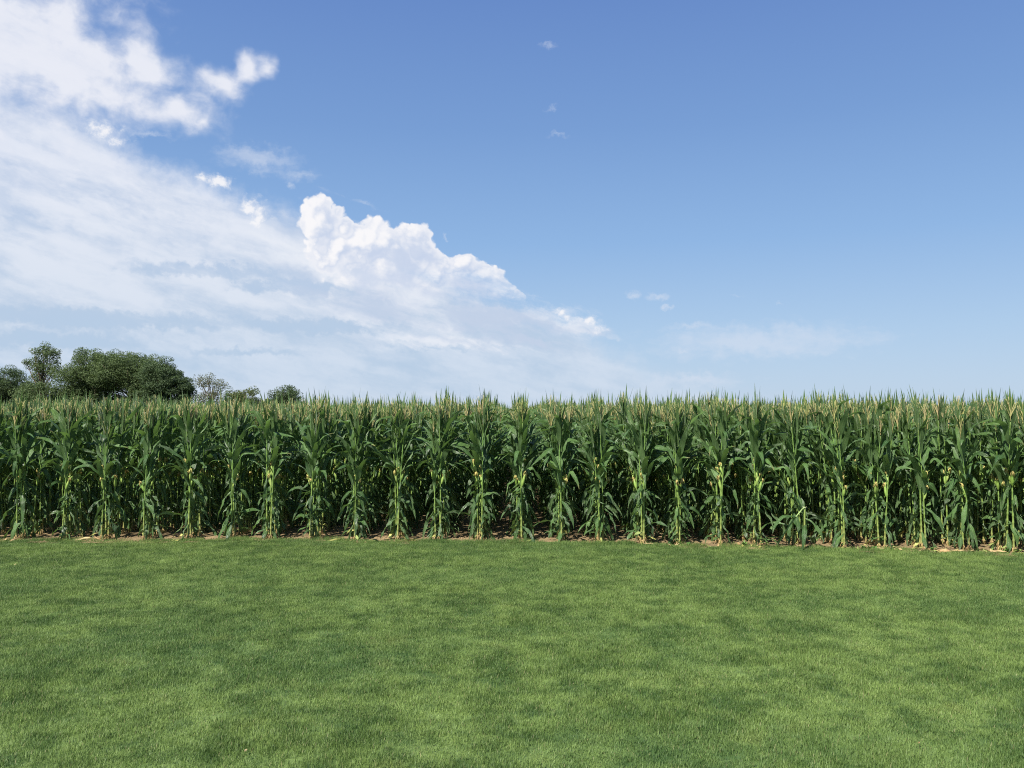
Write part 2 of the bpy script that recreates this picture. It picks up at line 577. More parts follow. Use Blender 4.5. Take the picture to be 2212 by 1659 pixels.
def ground_sheet():
    g = Geo()
    s = 4000.0
    g.add([(-s, -s, -0.12), (s, -s, -0.12), (s, s, -0.12), (-s, s, -0.12)], [(0, 1, 2, 3)])
    o = link('ground', g.mesh('ground', [M_SOIL]))
    tag(o, 'flat brown farm soil reaching to the horizon', None, None, 'structure')


def lawn_z(x, y):
    return 0.030 * mnoise.noise(Vector((x * 0.35, y * 0.35, 0))) + 0.012 * mnoise.noise(Vector((x * 1.6, y * 1.6, 5)))


def lawn_sheet():
    g = Geo()
    nx, ny = 220, 60
    x0, x1 = -26.0, 26.0
    vs_, fs, uv = [], [], []
    for j in range(ny + 1):
        for i in range(nx + 1):
            x = x0 + (x1 - x0) * i / nx
            y = -12.0 + (lawn_edge(x) + 12.0) * j / ny
            vs_.append((x, y, lawn_z(x, y)))
            uv.append((0.3, 0.5))
    for j in range(ny):
        for i in range(nx):
            a = j * (nx + 1) + i
            fs.append((a, a + 1, a + nx + 2, a + nx + 1))
    g.add(vs_, fs, uv)
    o = link('lawn', g.mesh('lawn', [M_LAWN]))
    tag(o, 'mown green lawn in front of the corn field', None, None, 'structure')


def soil_z(x, y):
    n = mnoise.noise(Vector((x * 2.1, y * 2.1, 1))) * 0.030 + mnoise.noise(Vector((x * 7.0, y * 7.0, 2))) * 0.014 + mnoise.noise(Vector((x * 19.0, y * 19.0, 2))) * 0.006
    return n - 0.008


def soil_strip():
    g = Geo()
    nx, ny = 620, 44
    x0, x1 = -22.0, 20.0
    vs_, fs = [], []
    for j in range(ny + 1):
        for i in range(nx + 1):
            x = x0 + (x1 - x0) * i / nx
            f = (j / ny)
            y = edge_y(x) - 0.35 + 7.0 * f ** 1.7
            vs_.append((x, y, soil_z(x, y)))
    for j in range(ny):
        for i in range(nx):
            a = j * (nx + 1) + i
            fs.append((a, a + 1, a + nx + 2, a + nx + 1))
    g.add(vs_, fs)
    o = link('soil', g.mesh('soil', [M_SOIL]))
    tag(o, 'bare tan soil under the corn along the lawn', None, None, 'structure')


ground_sheet()
lawn_sheet()
soil_strip()


# ------------------------------------------------- many alike pieces as one object
def scatter_object(name, protos, mats, pts, rots, scls, vari):
    """ONE object: its mesh holds the prototypes and loose points, its node tree sets a prototype on every point"""
    g = Geo()
    proto_id = []
    for i, p in enumerate(protos):
        b = len(g.v)
        g.v += p.v
        g.f += [tuple(b + k for k in f) for f in p.f]
        g.uv += p.uv
        g.mi += p.mi
        proto_id += [i + 1] * len(p.v)
    nv = len(g.v)
    n = len(pts)
    g.v += [tuple(p) for p in pts]
    me = g.mesh(name, mats)
    def attr(nm, ty, fill, vals, key):
        a = me.attributes.new(nm, ty, 'POINT')
        arr = np.concatenate([np.asarray(fill, dtype=np.float32), np.asarray(vals, dtype=np.float32)]) if ty != 'INT' else np.concatenate([np.asarray(fill, dtype=np.int32), np.asarray(vals, dtype=np.int32)])
        a.data.foreach_set(key, arr.ravel())
    attr('proto', 'INT', proto_id, np.zeros(n), 'value')
    attr('pick', 'INT', np.zeros(nv), vari, 'value')
    attr('turn', 'FLOAT_VECTOR', np.zeros((nv, 3)), rots, 'vector')
    attr('size', 'FLOAT_VECTOR', np.ones((nv, 3)), scls, 'vector')
    o = link(name, me)
    tree = bpy.data.node_groups.new(name + '_scatter', 'GeometryNodeTree')
    tree.interface.new_socket('Geometry', in_out='INPUT', socket_type='NodeSocketGeometry')
    tree.interface.new_socket('Geometry', in_out='OUTPUT', socket_type='NodeSocketGeometry')
    T, L = tree.nodes, tree.links
    gi, go = T.new('NodeGroupInput'), T.new('NodeGroupOutput')

    def named(nm, ty):
        q = T.new('GeometryNodeInputNamedAttribute')
        q.data_type = ty
        q.inputs['Name'].default_value = nm
        return q.outputs['Attribute']

    def part(k):
        c = T.new('FunctionNodeCompare')
        c.data_type = 'INT'
        c.operation = 'EQUAL'
        L.new(named('proto', 'INT'), c.inputs[2])
        c.inputs[3].default_value = k
        s = T.new('GeometryNodeSeparateGeometry')
        s.domain = 'POINT'
        L.new(gi.outputs[0], s.inputs['Geometry'])
        L.new(c.outputs[0], s.inputs['Selection'])
        return s.outputs['Selection']

    join = T.new('GeometryNodeJoinGeometry')
    for k in range(len(protos)):
        q = T.new('GeometryNodeGeometryToInstance')
        L.new(part(k + 1), q.inputs[0])
        L.new(q.outputs[0], join.inputs[0])
    iop = T.new('GeometryNodeInstanceOnPoints')
    L.new(part(0), iop.inputs['Points'])
    L.new(join.outputs[0], iop.inputs['Instance'])
    iop.inputs['Pick Instance'].default_value = True
    L.new(named('pick', 'INT'), iop.inputs['Instance Index'])
    L.new(named('turn', 'FLOAT_VECTOR'), iop.inputs['Rotation'])
    L.new(named('size', 'FLOAT_VECTOR'), iop.inputs['Scale'])
    L.new(iop.outputs[0], go.inputs[0])
    md = o.modifiers.new('scatter', 'NODES')
    md.node_group = tree
    return o


# =================================================================== corn
STALK_H = 2.12


def stalk_point(bow, z):
    return Vector((bow[0] * (z / STALK_H) ** 2 * 0.10, bow[1] * (z / STALK_H) ** 2 * 0.10, z))


def stalk_r(z):
    return 0.0165 - 0.0105 * (z / STALK_H) ** 1.1


def leaf_geo(r, L, W, a0, bend, power=1.5, kink=None, twist=0.0, wave=0.012, nseg=9, side_bend=0.0):
    """a maize blade growing from the origin towards +X, keeled at the base, wavy at the margins"""
    p = Vector((0, 0, 0))
    ang = a0
    vs_, uv, fs = [], [], []
    ph1, ph2 = r.uniform(0, 6.3), r.uniform(0, 6.3)
    fr = r.uniform(1.6, 2.8)
    azz = 0.0
    for i in range(nseg + 1):
        t = i / nseg
        ang = a0 + bend * t ** power
        if kink and t > kink[0]:
            ang += kink[1] * min(1.0, (t - kink[0]) / 0.10)
        azz = side_bend * t * t
        T = Vector((math.sin(ang) * math.cos(azz), math.sin(ang) * math.sin(azz), math.cos(ang)))
        if i:
            p = p + T * (L / nseg)
        side = Vector((-math.sin(azz), math.cos(azz), 0))
        nrm = T.cross(side) * -1.0          # upper face: towards the stalk
        tw = twist * t
        s2 = side * math.cos(tw) + nrm * math.sin(tw)
        n2 = nrm * math.cos(tw) - side * math.sin(tw)
        if t < 0.32:
            w = 0.42 + 0.58 * math.sin(t / 0.32 * math.pi / 2)
        else:
            w = max(0.02, 1.0 - ((t - 0.32) / 0.68) ** 1.9)
        w *= W * 0.5
        fold = 0.80 - 0.68 * min(1.0, t * 2.6)
        wv = wave * math.sin(math.pi * min(1, t * 1.1))
        e1 = p + s2 * w * math.cos(fold) + n2 * (w * math.sin(fold) + wv * math.sin(fr * 6.283 * t + ph1))
        e2 = p - s2 * w * math.cos(fold) + n2 * (w * math.sin(fold) + wv * math.sin(fr * 6.283 * t + ph2))
        vs_ += [e1, p.copy(), e2]
        uv += [(0.0, t), (0.5, t), (1.0, t)]
    for i in range(nseg):
        a = i * 3
        fs += [(a, a + 1, a + 4, a + 3), (a + 1, a + 2, a + 5, a + 4)]
    return vs_, fs, uv


def placed(verts, az, at):
    M = Matrix.Translation(at) @ Matrix.Rotation(az, 4, 'Z')
    return [M @ v for v in verts]


def make_variant(seed, bare=0.0, ears=1, droopy=0.3):
    """one maize plant as a list of parts: (name, Geo, material, kids)"""
    r = random.Random(seed)
    bow = (r.uniform(-1, 1), r.uniform(-1, 1))
    parts = []
    # node heights
    zs = []
    z = 0.10
    while z < STALK_H - 0.12:
        zs.append(z)
        z += 0.088 + 0.045 * math.sin(min(1.0, z / STALK_H) * math.pi) + r.uniform(-0.012, 0.012)
    zs.append(STALK_H - 0.10)
    # stalk, with swollen nodes and stepped sheaths
    g = Geo()
    path, rad, uvv = [stalk_point(bow, -0.02)], [0.019], [0.0]
    for q in zs:
        for dz, k in ((-0.018, 1.0), (-0.004, 1.28), (0.010, 1.24), (0.03, 1.02)):
            path.append(stalk_point(bow, q + dz))
            rad.append(stalk_r(q) * k)
            uvv.append((q + dz) / STALK_H)
    path.append(stalk_point(bow, STALK_H))
    rad.append(0.005)
    uvv.append(1.0)
    tube(g, path, rad, 6, uvv)
    parts.append(('stalk', g, M_STALK, []))
    # brace roots
    g = Geo()
    for k in range(6):
        a = k * 1.05 + r.uniform(-0.3, 0.3)
        o = Vector((math.cos(a), math.sin(a), 0))
        tube(g, [o * 0.012 + Vector((0, 0, 0.085)), o * 0.030 + Vector((0, 0, 0.05)), o * r.uniform(0.05, 0.075) + Vector((0, 0, -0.03))], [0.006, 0.0055, 0.004], 4)
    parts.append(('brace_roots', g, M_ROOT, []))
    # leaves, in two ranks
    plane = r.uniform(-0.35, 0.35)
    for i, q in enumerate(zs):
        h = q / STALK_H
        az = plane + (0 if i % 2 else math.pi) + r.gauss(0, 0.75)
        mt = M_LEAF if h < 0.80 else M_TOPLEAF
        if h < 0.13:
            if r.random() < 0.25 + bare * 0.5:
                continue
            mt = M_FADED if r.random() < 0.45 else M_LEAF
            vs_, fs, uv = leaf_geo(r, r.uniform(0.22, 0.42), r.uniform(0.028, 0.05), R(r.uniform(20, 60)), R(r.uniform(95, 130)), r.uniform(0.4, 0.9), None, r.uniform(-2.6, 2.6), 0.02, 8, r.uniform(-0.8, 0.8))
        elif h < 0.44:
            if r.random() < 0.12 + bare * 0.25:
                continue
            L, W = r.uniform(0.34, 0.72), r.uniform(0.045, 0.09)
            if r.random() < 0.75:      # hangs down close to the stalk
                vs_, fs, uv = leaf_geo(r, L, W, R(r.uniform(4, 20)), R(r.uniform(150, 170)), r.uniform(0.08, 0.26), None, r.uniform(-2.4, 2.4), 0.026, 10, r.uniform(-0.9, 0.9))
            else:
                vs_, fs, uv = leaf_geo(r, L, W, R(r.uniform(15, 35)), R(r.uniform(90, 150)), r.uniform(0.6, 1.3), None, r.uniform(-2.0, 2.0), 0.024, 10, r.uniform(-0.9, 0.9))
        elif h < 0.70:
            L, W = r.uniform(0.62, 0.92), r.uniform(0.086, 0.120)
            a0, bend = R(r.uniform(11, 27)), R(r.uniform(15, 75) if r.random() < 0.68 else r.uniform(90, 150))
            kink = (r.uniform(0.40, 0.66), R(r.uniform(45, 100))) if r.random() < droopy else None
            vs_, fs, uv = leaf_geo(r, L, W, a0, bend * (0.5 if kink else 1.0), r.uniform(0.9, 1.9), kink, r.uniform(-1.7, 1.7), 0.024, 10, r.uniform(-0.9, 0.9))
        elif h < 0.88:
            L, W = r.uniform(0.60, 0.84), r.uniform(0.084, 0.112)
            a0, bend = R(r.uniform(9, 22)), R(r.uniform(8, 60))
            kink = (r.uniform(0.5, 0.72), R(r.uniform(50, 110))) if r.random() < 0.25 + droopy * 0.8 else None
            vs_, fs, uv = leaf_geo(r, L, W, a0, bend * (0.6 if kink else 1.0), r.uniform(1.3, 2.2), kink, r.uniform(-1.4, 1.4), 0.018, 9, r.uniform(-0.5, 0.5))
        else:
            L, W = r.uniform(0.46, 0.68), r.uniform(0.042, 0.062)
            a0, bend = R(r.uniform(4, 12)), R(r.uniform(0, 20))
            vs_, fs, uv = leaf_geo(r, L, W, a0, bend, 1.6, None, r.uniform(-0.6, 0.6), 0.006, 7)
        g = Geo()
        g.add(placed(vs_, az, stalk_point(bow, q) + Vector((math.cos(az), math.sin(az), 0)) * stalk_r(q) * 0.6), fs, uv)
        parts.append(('leaf', g, mt, []))
    # a few more old blades hanging on the lower stalk
    for k in range(3):
        q = r.uniform(0.45, 1.20)
        az = r.uniform(0, 6.28)
        g = Geo()
        vs_, fs, uv = leaf_geo(r, r.uniform(0.28, 0.60), r.uniform(0.04, 0.08), R(r.uniform(6, 26)), R(r.uniform(144, 168)), r.uniform(0.10, 0.36), None, r.uniform(-3.0, 3.0), 0.03, 9, r.uniform(-1, 1))
        g.add(placed(vs_, az, stalk_point(bow, q)), fs, uv)
        parts.append(('leaf', g, M_LEAF, []))
    # flag leaf spears round the tassel
    for k in range(3):
        g = Geo()
        az = r.uniform(0, 6.28)
        vs_, fs, uv = leaf_geo(r, r.uniform(0.46, 0.72), r.uniform(0.034, 0.048), R(r.uniform(3, 9)), R(r.uniform(0, 14)), 1.5, None, r.uniform(-0.5, 0.5), 0.005, 6)
        g.add(placed(vs_, az, stalk_point(bow, STALK_H - 0.05 - 0.06 * k)), fs, uv)
        parts.append(('leaf', g, M_TOPLEAF, []))
    # tassel
    g = Geo()
    top = stalk_point(bow, STALK_H + 0.02)
    for k in range(8):
        a = r.uniform(0, 6.28)
        tilt = 0.03 if k == 0 else r.uniform(0.08, 0.34)
        ln = r.uniform(0.34, 0.44) if k == 0 else r.uniform(0.18, 0.29)
        st = top + Vector((0, 0, 0.0 if k == 0 else r.uniform(0.03, 0.15)))
        d = Vector((math.cos(a) * math.sin(tilt), math.sin(a) * math.sin(tilt), math.cos(tilt)))
        pth, rd = [], []
        for j in range(6):
            f = j / 5
            pth.append(st + d * ln * f + Vector((math.cos(a), math.sin(a), 0)) * 0.03 * f * f * (k > 0))
            rd.append((0.004 if j == 0 else (0.0075 if j % 2 else 0.0055)) * (1.15 - 0.75 * f))
        tube(g, pth, rd, 3)
    parts.append(('tassel', g, M_TASSEL, []))
    # ears in their husks, silk hanging from the tip
    for e in range(ears):
        q = (1.02 if e == 0 else 1.20) + r.uniform(-0.08, 0.08)
        az = -math.pi / 2 + r.uniform(-1.3, 1.3) if e == 0 else -math.pi / 2 + (1 if r.random() < .5 else -1) * r.uniform(0.8, 1.6)
        tilt = R(r.uniform(10, 24))
        d = Vector((math.sin(tilt) * math.cos(az), math.sin(tilt) * math.sin(az), math.cos(tilt)))
        st = stalk_point(bow, q) + Vector((math.cos(az), math.sin(az), 0)) * 0.016
        ln = r.uniform(0.19, 0.25)
        g = Geo()
        prof = [(0, 0.010), (0.12, 0.021), (0.35, 0.028), (0.6, 0.026), (0.82, 0.017), (1.0, 0.008)]
        tube(g, [st + d * ln * f for f, _ in prof], [q_ for _, q_ in prof], 7)
        for k in range(2):
            vs_, fs, uv = leaf_geo(r, r.uniform(0.09, 0.15), 0.028, R(r.uniform(10, 40)), R(r.uniform(10, 70)), 1.3, None, 0, 0.003, 4)
            g.add(placed(vs_, az + (k * 2 - 1) * r.uniform(0.8, 1.6), st + d * ln * 0.8), fs, uv)
        s = Geo()
        tipp = st + d * ln * 0.97
        for k in range(16):
            a = r.uniform(0, 6.28)
            o = Vector((math.cos(a), math.sin(a), 0))
            sp = r.uniform(0.012, 0.034)
            dn = r.uniform(0.02, 0.075)
            tube(s, [tipp, tipp + d * r.uniform(0.02, 0.045) + o * sp * 0.6, tipp + d * 0.02 + o * sp - Vector((0, 0, dn * 0.5)), tipp + o * sp * 1.1 - Vector((0, 0, dn))],
                 [0.007, 0.0075, 0.006, 0.003], 3)
        parts.append(('ear', g, M_HUSK, [('silk', s, M_SILK)]))
    return parts


VAR_SPEC = [  # seed, bare, ears, droopy
    (11, 0.85, 1, 0.25), (12, 0.3, 2, 0.5), (13, 0.1, 1, 0.6), (14, 0.6, 1, 0.3), (15, 0.0, 1, 0.45), (16, 0.9, 2, 0.3),
    (17, 0.2, 0, 0.7), (18, 0.4, 1, 0.2), (19, 0.0, 2, 0.35), (20, 0.7, 1, 0.55), (21, 0.25, 1, 0.4), (22, 0.5, 0, 0.3)]
VARIANTS = [make_variant(*s) for s in VAR_SPEC]
# meshes shared by all copies of a variant
SHARED = []
for vi, parts in enumerate(VARIANTS):
    L_ = []
    for nm, g, mt, kids in parts:
        L_.append((nm, g.mesh(nm, [mt]), [(kn, kg.mesh(kn, [km])) for kn, kg, km in kids]))
    SHARED.append(L_)


def build_plant(vi, loc, rotz, scl, lean):
    t = empty('corn_plant', loc, rotz)
    t.scale = (scl, scl, scl)
    t.rotation_euler = (lean[0], lean[1], rotz)
    for nm, me, kids in SHARED[vi]:
        o = link(nm, me, t)
        for kn, km in kids:
            link(kn, km, o)
    return t


def copy_plant(src, loc, rotz, scl, lean):
    c = src.copy()
    COL.objects.link(c)
    c.location = loc
    c.scale = (scl, scl, scl)
    c.rotation_euler = (lean[0], lean[1], rotz)
    for ch in CHILDREN[src]:
        k = ch.copy()
        COL.objects.link(k)
        k.parent = c
        for s in CHILDREN.get(ch, ()):
            q = s.copy()
            COL.objects.link(q)
            q.parent = k
    return c


# row ends as they stand along the lawn (pixel columns of the 1024 wide photograph), turned into metres
ROW_PX = [-70, -27, 15, 60, 102, 143, 185, 228, 267, 311, 354, 396, 438, 480, 522, 560, 600, 642, 681, 721, 760, 801, 842, 883, 925, 967, 1010, 1053, 1096]
ROWS = []
for px in ROW_PX:
    x = 0.0
    for _ in range(8):
        x = (px - 518) / 828.0 * (edge_y(x) + 0.03)
    ROWS.append(x)
FIRST, LAST = 2, 26                                  # rows whose front plant is in the picture
BROKEN_ROW = 21
SPACING = 0.165
WORDS = ['first', 'second', 'third', 'fourth', 'fifth', 'sixth', 'seventh', 'eighth', 'ninth', 'tenth', 'eleventh', 'twelfth', 'thirteenth', 'fourteenth', 'fifteenth',
         'sixteenth', 'seventeenth', 'eighteenth', 'nineteenth', 'twentieth', 'twenty-first', 'twenty-second', 'twenty-third', 'twenty-fourth', 'twenty-fifth', 'twenty-sixth', 'twenty-seventh']
EARS = ['no ear on its stalk', 'one silky ear', 'two silky ears']
prng = random.Random(99)
PROTO = {}
CHILDREN = {}
front_y = {}
count = 0
order = []
for ri, x in enumerate(ROWS):
    y = edge_y(x) + 0.04 + prng.uniform(0.0, 0.16)
    n = 0 if not (FIRST - 1 <= ri <= LAST + 1) else 11
    for k in range(n):
        order.append((k, ri, x + prng.gauss(0, 0.036), y))
        y += SPACING * prng.uniform(0.75, 1.25) * (0.62 if k < 3 else 1.0)
    front_y[ri] = y
front_pick = [3, 0, 9, 5, 1, 10, 7, 0, 8, 3, 10, 2, 5, 0, 4, 9, 1, 10, 3, 8, 5, 7, 3, 8, 9, 4, 1, 2, 6]
for k, ri, x, y in order:
    if k == 0 and ri == BROKEN_ROW:
        continue
    vi = front_pick[ri] if k == 0 else prng.randrange(len(VARIANTS))
    rz = prng.uniform(0, 6.28)
    sc = min(1.055, prng.gauss(1.005, 0.04))
    lean = (prng.gauss(0, 0.022), prng.gauss(0, 0.035))
    if k == 0 and ri in (4, 12, 16, 24):
        sc *= 0.86
    loc = (x, y, soil_z(x, y))
    if vi not in PROTO:
        p = PROTO[vi] = build_plant(vi, loc, rz, sc, lean)
        CHILDREN[p] = list(p.children)
        for ch in p.children:
            CHILDREN[ch] = list(ch.children)
    else:
        p = copy_plant(PROTO[vi], loc, rz, sc, lean)
    if k == 0 and FIRST <= ri <= LAST:
        tag(p, 'corn plant with ' + EARS[VAR_SPEC[vi][2]] + ', front of the ' + WORDS[ri - FIRST] + ' row from the left', 'corn plant', 'corn plants at the row ends beside the lawn')
    else:
        if ri < FIRST:
            where = 'the row beyond the left edge'
        elif ri > LAST:
            where = 'the row beyond the right edge'
        else:
            where = 'the ' + WORDS[ri - FIRST] + ' row from the left'
        tag(p, WORDS[k] + ' corn plant back from the lawn in ' + where, 'corn plant', 'corn plants in the rows behind the front ones')
    count += 1

# the rest of the field: tens of thousands of plants, as one object
def whole_plant(vi):
    g = Geo()
    for nm, pg, mt, kids in VARIANTS[vi]:
        if nm == 'brace_roots':
            continue
        g.merge(pg, FIELD_MATS.index(mt))
        for kn, kg, km in kids:
            g.merge(kg, FIELD_MATS.index(km))
    return g


FIELD_MATS = [M_FADED, M_LEAF, M_TOPLEAF, M_STALK, M_TASSEL, M_HUSK, M_SILK]
pts, rots, scls, vari = [], [], [], []
frng = random.Random(5)
all_rows = list(ROWS)
xl, xr = ROWS[0], ROWS[-1]
while xl > -75:
    xl -= 0.76
    all_rows.append(xl)
while xr < 68:
    xr += 0.74
    all_rows.append(xr)
for ri, x in enumerate(all_rows):
    y = front_y.get(ri, edge_y(x) + 0.05 + frng.uniform(0, 0.2))
    while y < 118:
        lim = 0.68 * y + 4.5
        if abs(x) < lim:
            X = x + frng.gauss(0, 0.036)
            pts.append((X, y, soil_z(X, y) if y < 20 else -0.01))
            rots.append((frng.gauss(0, 0.025), frng.gauss(0, 0.03), frng.uniform(0, 6.28)))
            s = frng.gauss(0.985, 0.045) + (0.03 * mnoise.noise(Vector((X * 0.25, y * 0.12, 0))))
            scls.append((s, s, s))
            vari.append(frng.randrange(len(VARIANTS)))
            y += SPACING * frng.uniform(0.75, 1.25) * (1.0 if y < 45 else 1.8)
        else:
            y += 0.5
fo = scatter_object('corn_field', [whole_plant(i) for i in range(len(VARIANTS))], FIELD_MATS, pts, rots, scls, vari)
tag(fo, 'dense rows of tasselled green corn filling the field behind', 'corn', None, 'stuff')
print('corn plants', count, 'field', len(pts))


# the broken plant: a stump snapped at knee height, its top bent down to the ground on the left
def broken_plant():
    x = ROWS[BROKEN_ROW] + 0.02
    y = edge_y(x) + 0.05
    z = soil_z(x, y)
    r = random.Random(3)
    t = empty('broken_corn_plant', (x, y, z))
    tag(t, 'snapped corn plant with its top bent down to the soil and pale pith showing', 'corn plant')
    g = Geo()
    path, rad, uvv = [], [], []
    for k in range(13):
        f = k / 12
        path.append((0.015 * f, 0, -0.02 + 0.72 * f))
        rad.append(0.0165 * (1.22 if k % 4 == 2 else 1.0))
        uvv.append(0.02 + 0.25 * f)
    tube(g, path, rad, 7, uvv)
    link('stump', g.mesh('stump', [M_STALK]), t)
    g = Geo()
    path, rad, uvv = [], [], []
    a, b = Vector((0.01, -0.015, 0.715)), Vector((-0.52, -0.10, 0.03))
    for k in range(13):
        f = k / 12
        p = a.lerp(b, f) + Vector((0, 0, 0.05 * math.sin(f * math.pi)))
        path.append(p)
        rad.append((0.015 - 0.006 * f) * (1.25 if k % 4 == 2 else 1.0))
        uvv.append(0.35 + 0.3 * f)
    tube(g, path, rad, 7, uvv)
    link('fallen_stalk', g.mesh('fallen_stalk', [M_STALK]), t)
    g = Geo()
    for k in range(5):
        q = Vector((r.uniform(-0.02, 0.03), r.uniform(-0.02, 0.02), 0.69))
        tube(g, [q, q + Vector((r.uniform(-0.03, 0.02), r.uniform(-0.02, 0.01), r.uniform(0.015, 0.045)))], [0.006, 0.002], 4)
    link('torn_pith', g.mesh('torn_pith', [M_PITH]), t)
    for f, az, L, W, a0, bd in ((0.12, 2.9, 0.62, 0.085, 20, 60), (0.3, 3.6, 0.7, 0.09, 70, 95), (0.55, 2.6, 0.75, 0.09, 60, 120), (0.8, 3.5, 0.55, 0.07, 80, 40), (0.95, 3.0, 0.4, 0.06, 75, 30)):
        g = Geo()
        vs_, fs, uv = leaf_geo(r, L, W, R(a0), R(bd), 1.3, None, r.uniform(-0.8, 0.8), 0.014, 10)
        pts_ = placed(vs_, az, a.lerp(b, f) + Vector((0, 0, 0.05 * math.sin(f * math.pi))))
        pts_ = [Vector((p.x, p.y, max(p.z, 0.012))) for p in pts_]
        g.add(pts_, fs, uv)
        link('leaf', g.mesh('leaf', [M_LEAF]), t)
    for q, az in ((0.24, 0.4), (0.40, -1.9), (0.52, -0.7), (0.60, 1.2)):
        g = Geo()
        vs_, fs, uv = leaf_geo(r, r.uniform(0.4, 0.62), r.uniform(0.06, 0.085), R(14), R(152), 0.25, None, r.uniform(-2, 2), 0.024, 10, r.uniform(-0.8, 0.8))
        g.add(placed(vs_, az, Vector((0.01, -0.01, q))), fs, uv)
        link('leaf', g.mesh('leaf', [M_LEAF]), t)
    g = Geo()
    vs_, fs, uv = leaf_geo(r, 0.85, 0.10, R(18), R(50), 1.3, (0.5, R(95)), 0.4, 0.014, 11)
    g.add(placed(vs_, math.pi - 0.35, Vector((0.0, -0.01, 0.62))), fs, uv)
    link('leaf', g.mesh('leaf', [M_LEAF]), t)


broken_plant()

# =================================================================== trees beyond the field
def mat_foliage(name, a, b):
    m, N = material(name)
    P = worldpos(N)
    n = N.noise(P, 0.55, 3.0)
    u, v, _ = uvs(N)
    t = N.m('ADD', N.m('MULTIPLY', n, 0.6), N.m('MULTIPLY', u, 0.4))
    c = N.mix(N.step(t, 0.2, 0.8), a, b)
    tc = N.mix(0.5, c, (0.10, 0.16, 0.03, 1))
    return finish(m, N, c, 0.6, 0.2, 0.38, tc)


F_DARK = mat_foliage('foliage_dark', (0.052, 0.084, 0.042, 1), (0.100, 0.146, 0.066, 1))
F_MID = mat_foliage('foliage_mid', (0.076, 0.116, 0.050, 1), (0.140, 0.192, 0.076, 1))
F_OLIVE = mat_foliage('foliage_olive', (0.085, 0.112, 0.042, 1), (0.165, 0.195, 0.075, 1))
F_PALE = mat_foliage('foliage_pale', (0.11, 0.125, 0.07, 1), (0.20, 0.205, 0.12, 1))


def leaf_cloud(g, r, c, rad, n, size, squash=0.75, bias=0.6):
    for _ in range(n):
        while True:
            d = Vector((r.uniform(-1, 1), r.uniform(-1, 1), r.uniform(-1, 1)))
            if 0.05 < d.length < 1:
                break
        d = d.normalized() * d.length ** 0.55
        p = c + Vector((d.x * rad, d.y * rad, d.z * rad * squash))
        nrm = (d * bias + Vector((r.gauss(0, 0.5), r.gauss(0, 0.5), r.gauss(0.35, 0.5)))).normalized()
        a = nrm.orthogonal().normalized()
        a.rotate(Matrix.Rotation(r.uniform(0, 6.28), 3, nrm))
        b = nrm.cross(a)
        s = size * r.uniform(0.6, 1.35)
        h = s * r.uniform(0.35, 0.6)
        u = r.random()
        g.add([p - a * s * 0.5, p - b * h * 0.5 + nrm * s * 0.08, p + a * s * 0.55, p + b * h * 0.5 + nrm * s * 0.08], [(0, 1, 2, 3)], [(u, 0)] * 4)


def tree(name, label, px, py_top, width_px, dist, lobes, fol, group=None, clump=0.95, per=165, size=0.225, trunk_r=0.24, seed=1, dense=1.0, squash=0.75, lean=(0, 0), open_core=False):
    """lobes: (dx, z_frac, rx, rz) relative to half width and height of the crown's frame"""
    r = random.Random(seed)
    k = dist / 1788.0
    x = (px - 1120.0) * k
    H = CAM_H + (893.0 - py_top) * k
    hw = width_px * k * 0.5
    t = empty(name, (x, dist, 0))
    tag(t, label, 'tree', group)
    crown, wood = Geo(), Geo()
    tips = []
    for (dx, zf, rx, rz) in lobes:
        cx, cz = dx * hw, zf * H
        RX, RZ = rx * hw, rz * H
        n = max(5, int(dense * 3.3 * (RX * RX * 2 + RX * RZ * 4) / (clump * clump) / 2.4))
        for _ in range(n):
            while True:
                d = Vector((r.uniform(-1, 1), r.uniform(-1, 1), r.uniform(-1, 1)))
                if 0.1 < d.length < 1:
                    break
            d = d.normalized() * (r.uniform(0.72, 1.0) if r.random() < 0.8 else r.uniform(0.2, 0.7))
            d *= 0.98 + 0.34 * mnoise.noise(Vector((d.x * 2.3 + seed, d.y * 2.3, d.z * 2.3)))
            c = Vector((cx + d.x * (RX - clump * 0.45), d.y * (RX * 0.95 - clump * 0.4), cz + d.z * (RZ - clump * 0.35)))
            if c.z < 0.8:
                continue
            cl = clump * r.uniform(0.6, 1.25)
            leaf_cloud(crown, r, c, cl, int(per * (cl / clump) ** 2), size, squash)
            tips.append(c)
    # trunk and limbs
    top = H * 0.72
    path = [Vector((lean[0] * f * f, lean[1] * f * f, -0.1 + top * f)) + Vector((r.gauss(0, 0.08), r.gauss(0, 0.08), 0)) * (f > 0) for f in (0, 0.2, 0.4, 0.6, 0.8, 1.0)]
    tube(wood, path, [trunk_r * q for q in (1.25, 0.95, 0.8, 0.62, 0.42, 0.2)], 8)
    r.shuffle(tips)
    for c in tips[:34]:
        f = min(0.95, max(0.2, (c.z * 0.62) / top))
        i = min(4, int(f * 5))
        base = path[i].lerp(path[i + 1], f * 5 - i)
        mid = base.lerp(c, 0.5) + Vector((r.gauss(0, 0.15), r.gauss(0, 0.15), -0.12 * (c - base).length))
        tube(wood, [base, mid, c], [trunk_r * 0.34, trunk_r * 0.2, 0.02], 5)
    link('trunk', wood.mesh('trunk', [M_BARK]), t)
    link('crown', crown.mesh('crown', [fol], smooth=False), t)
    return t


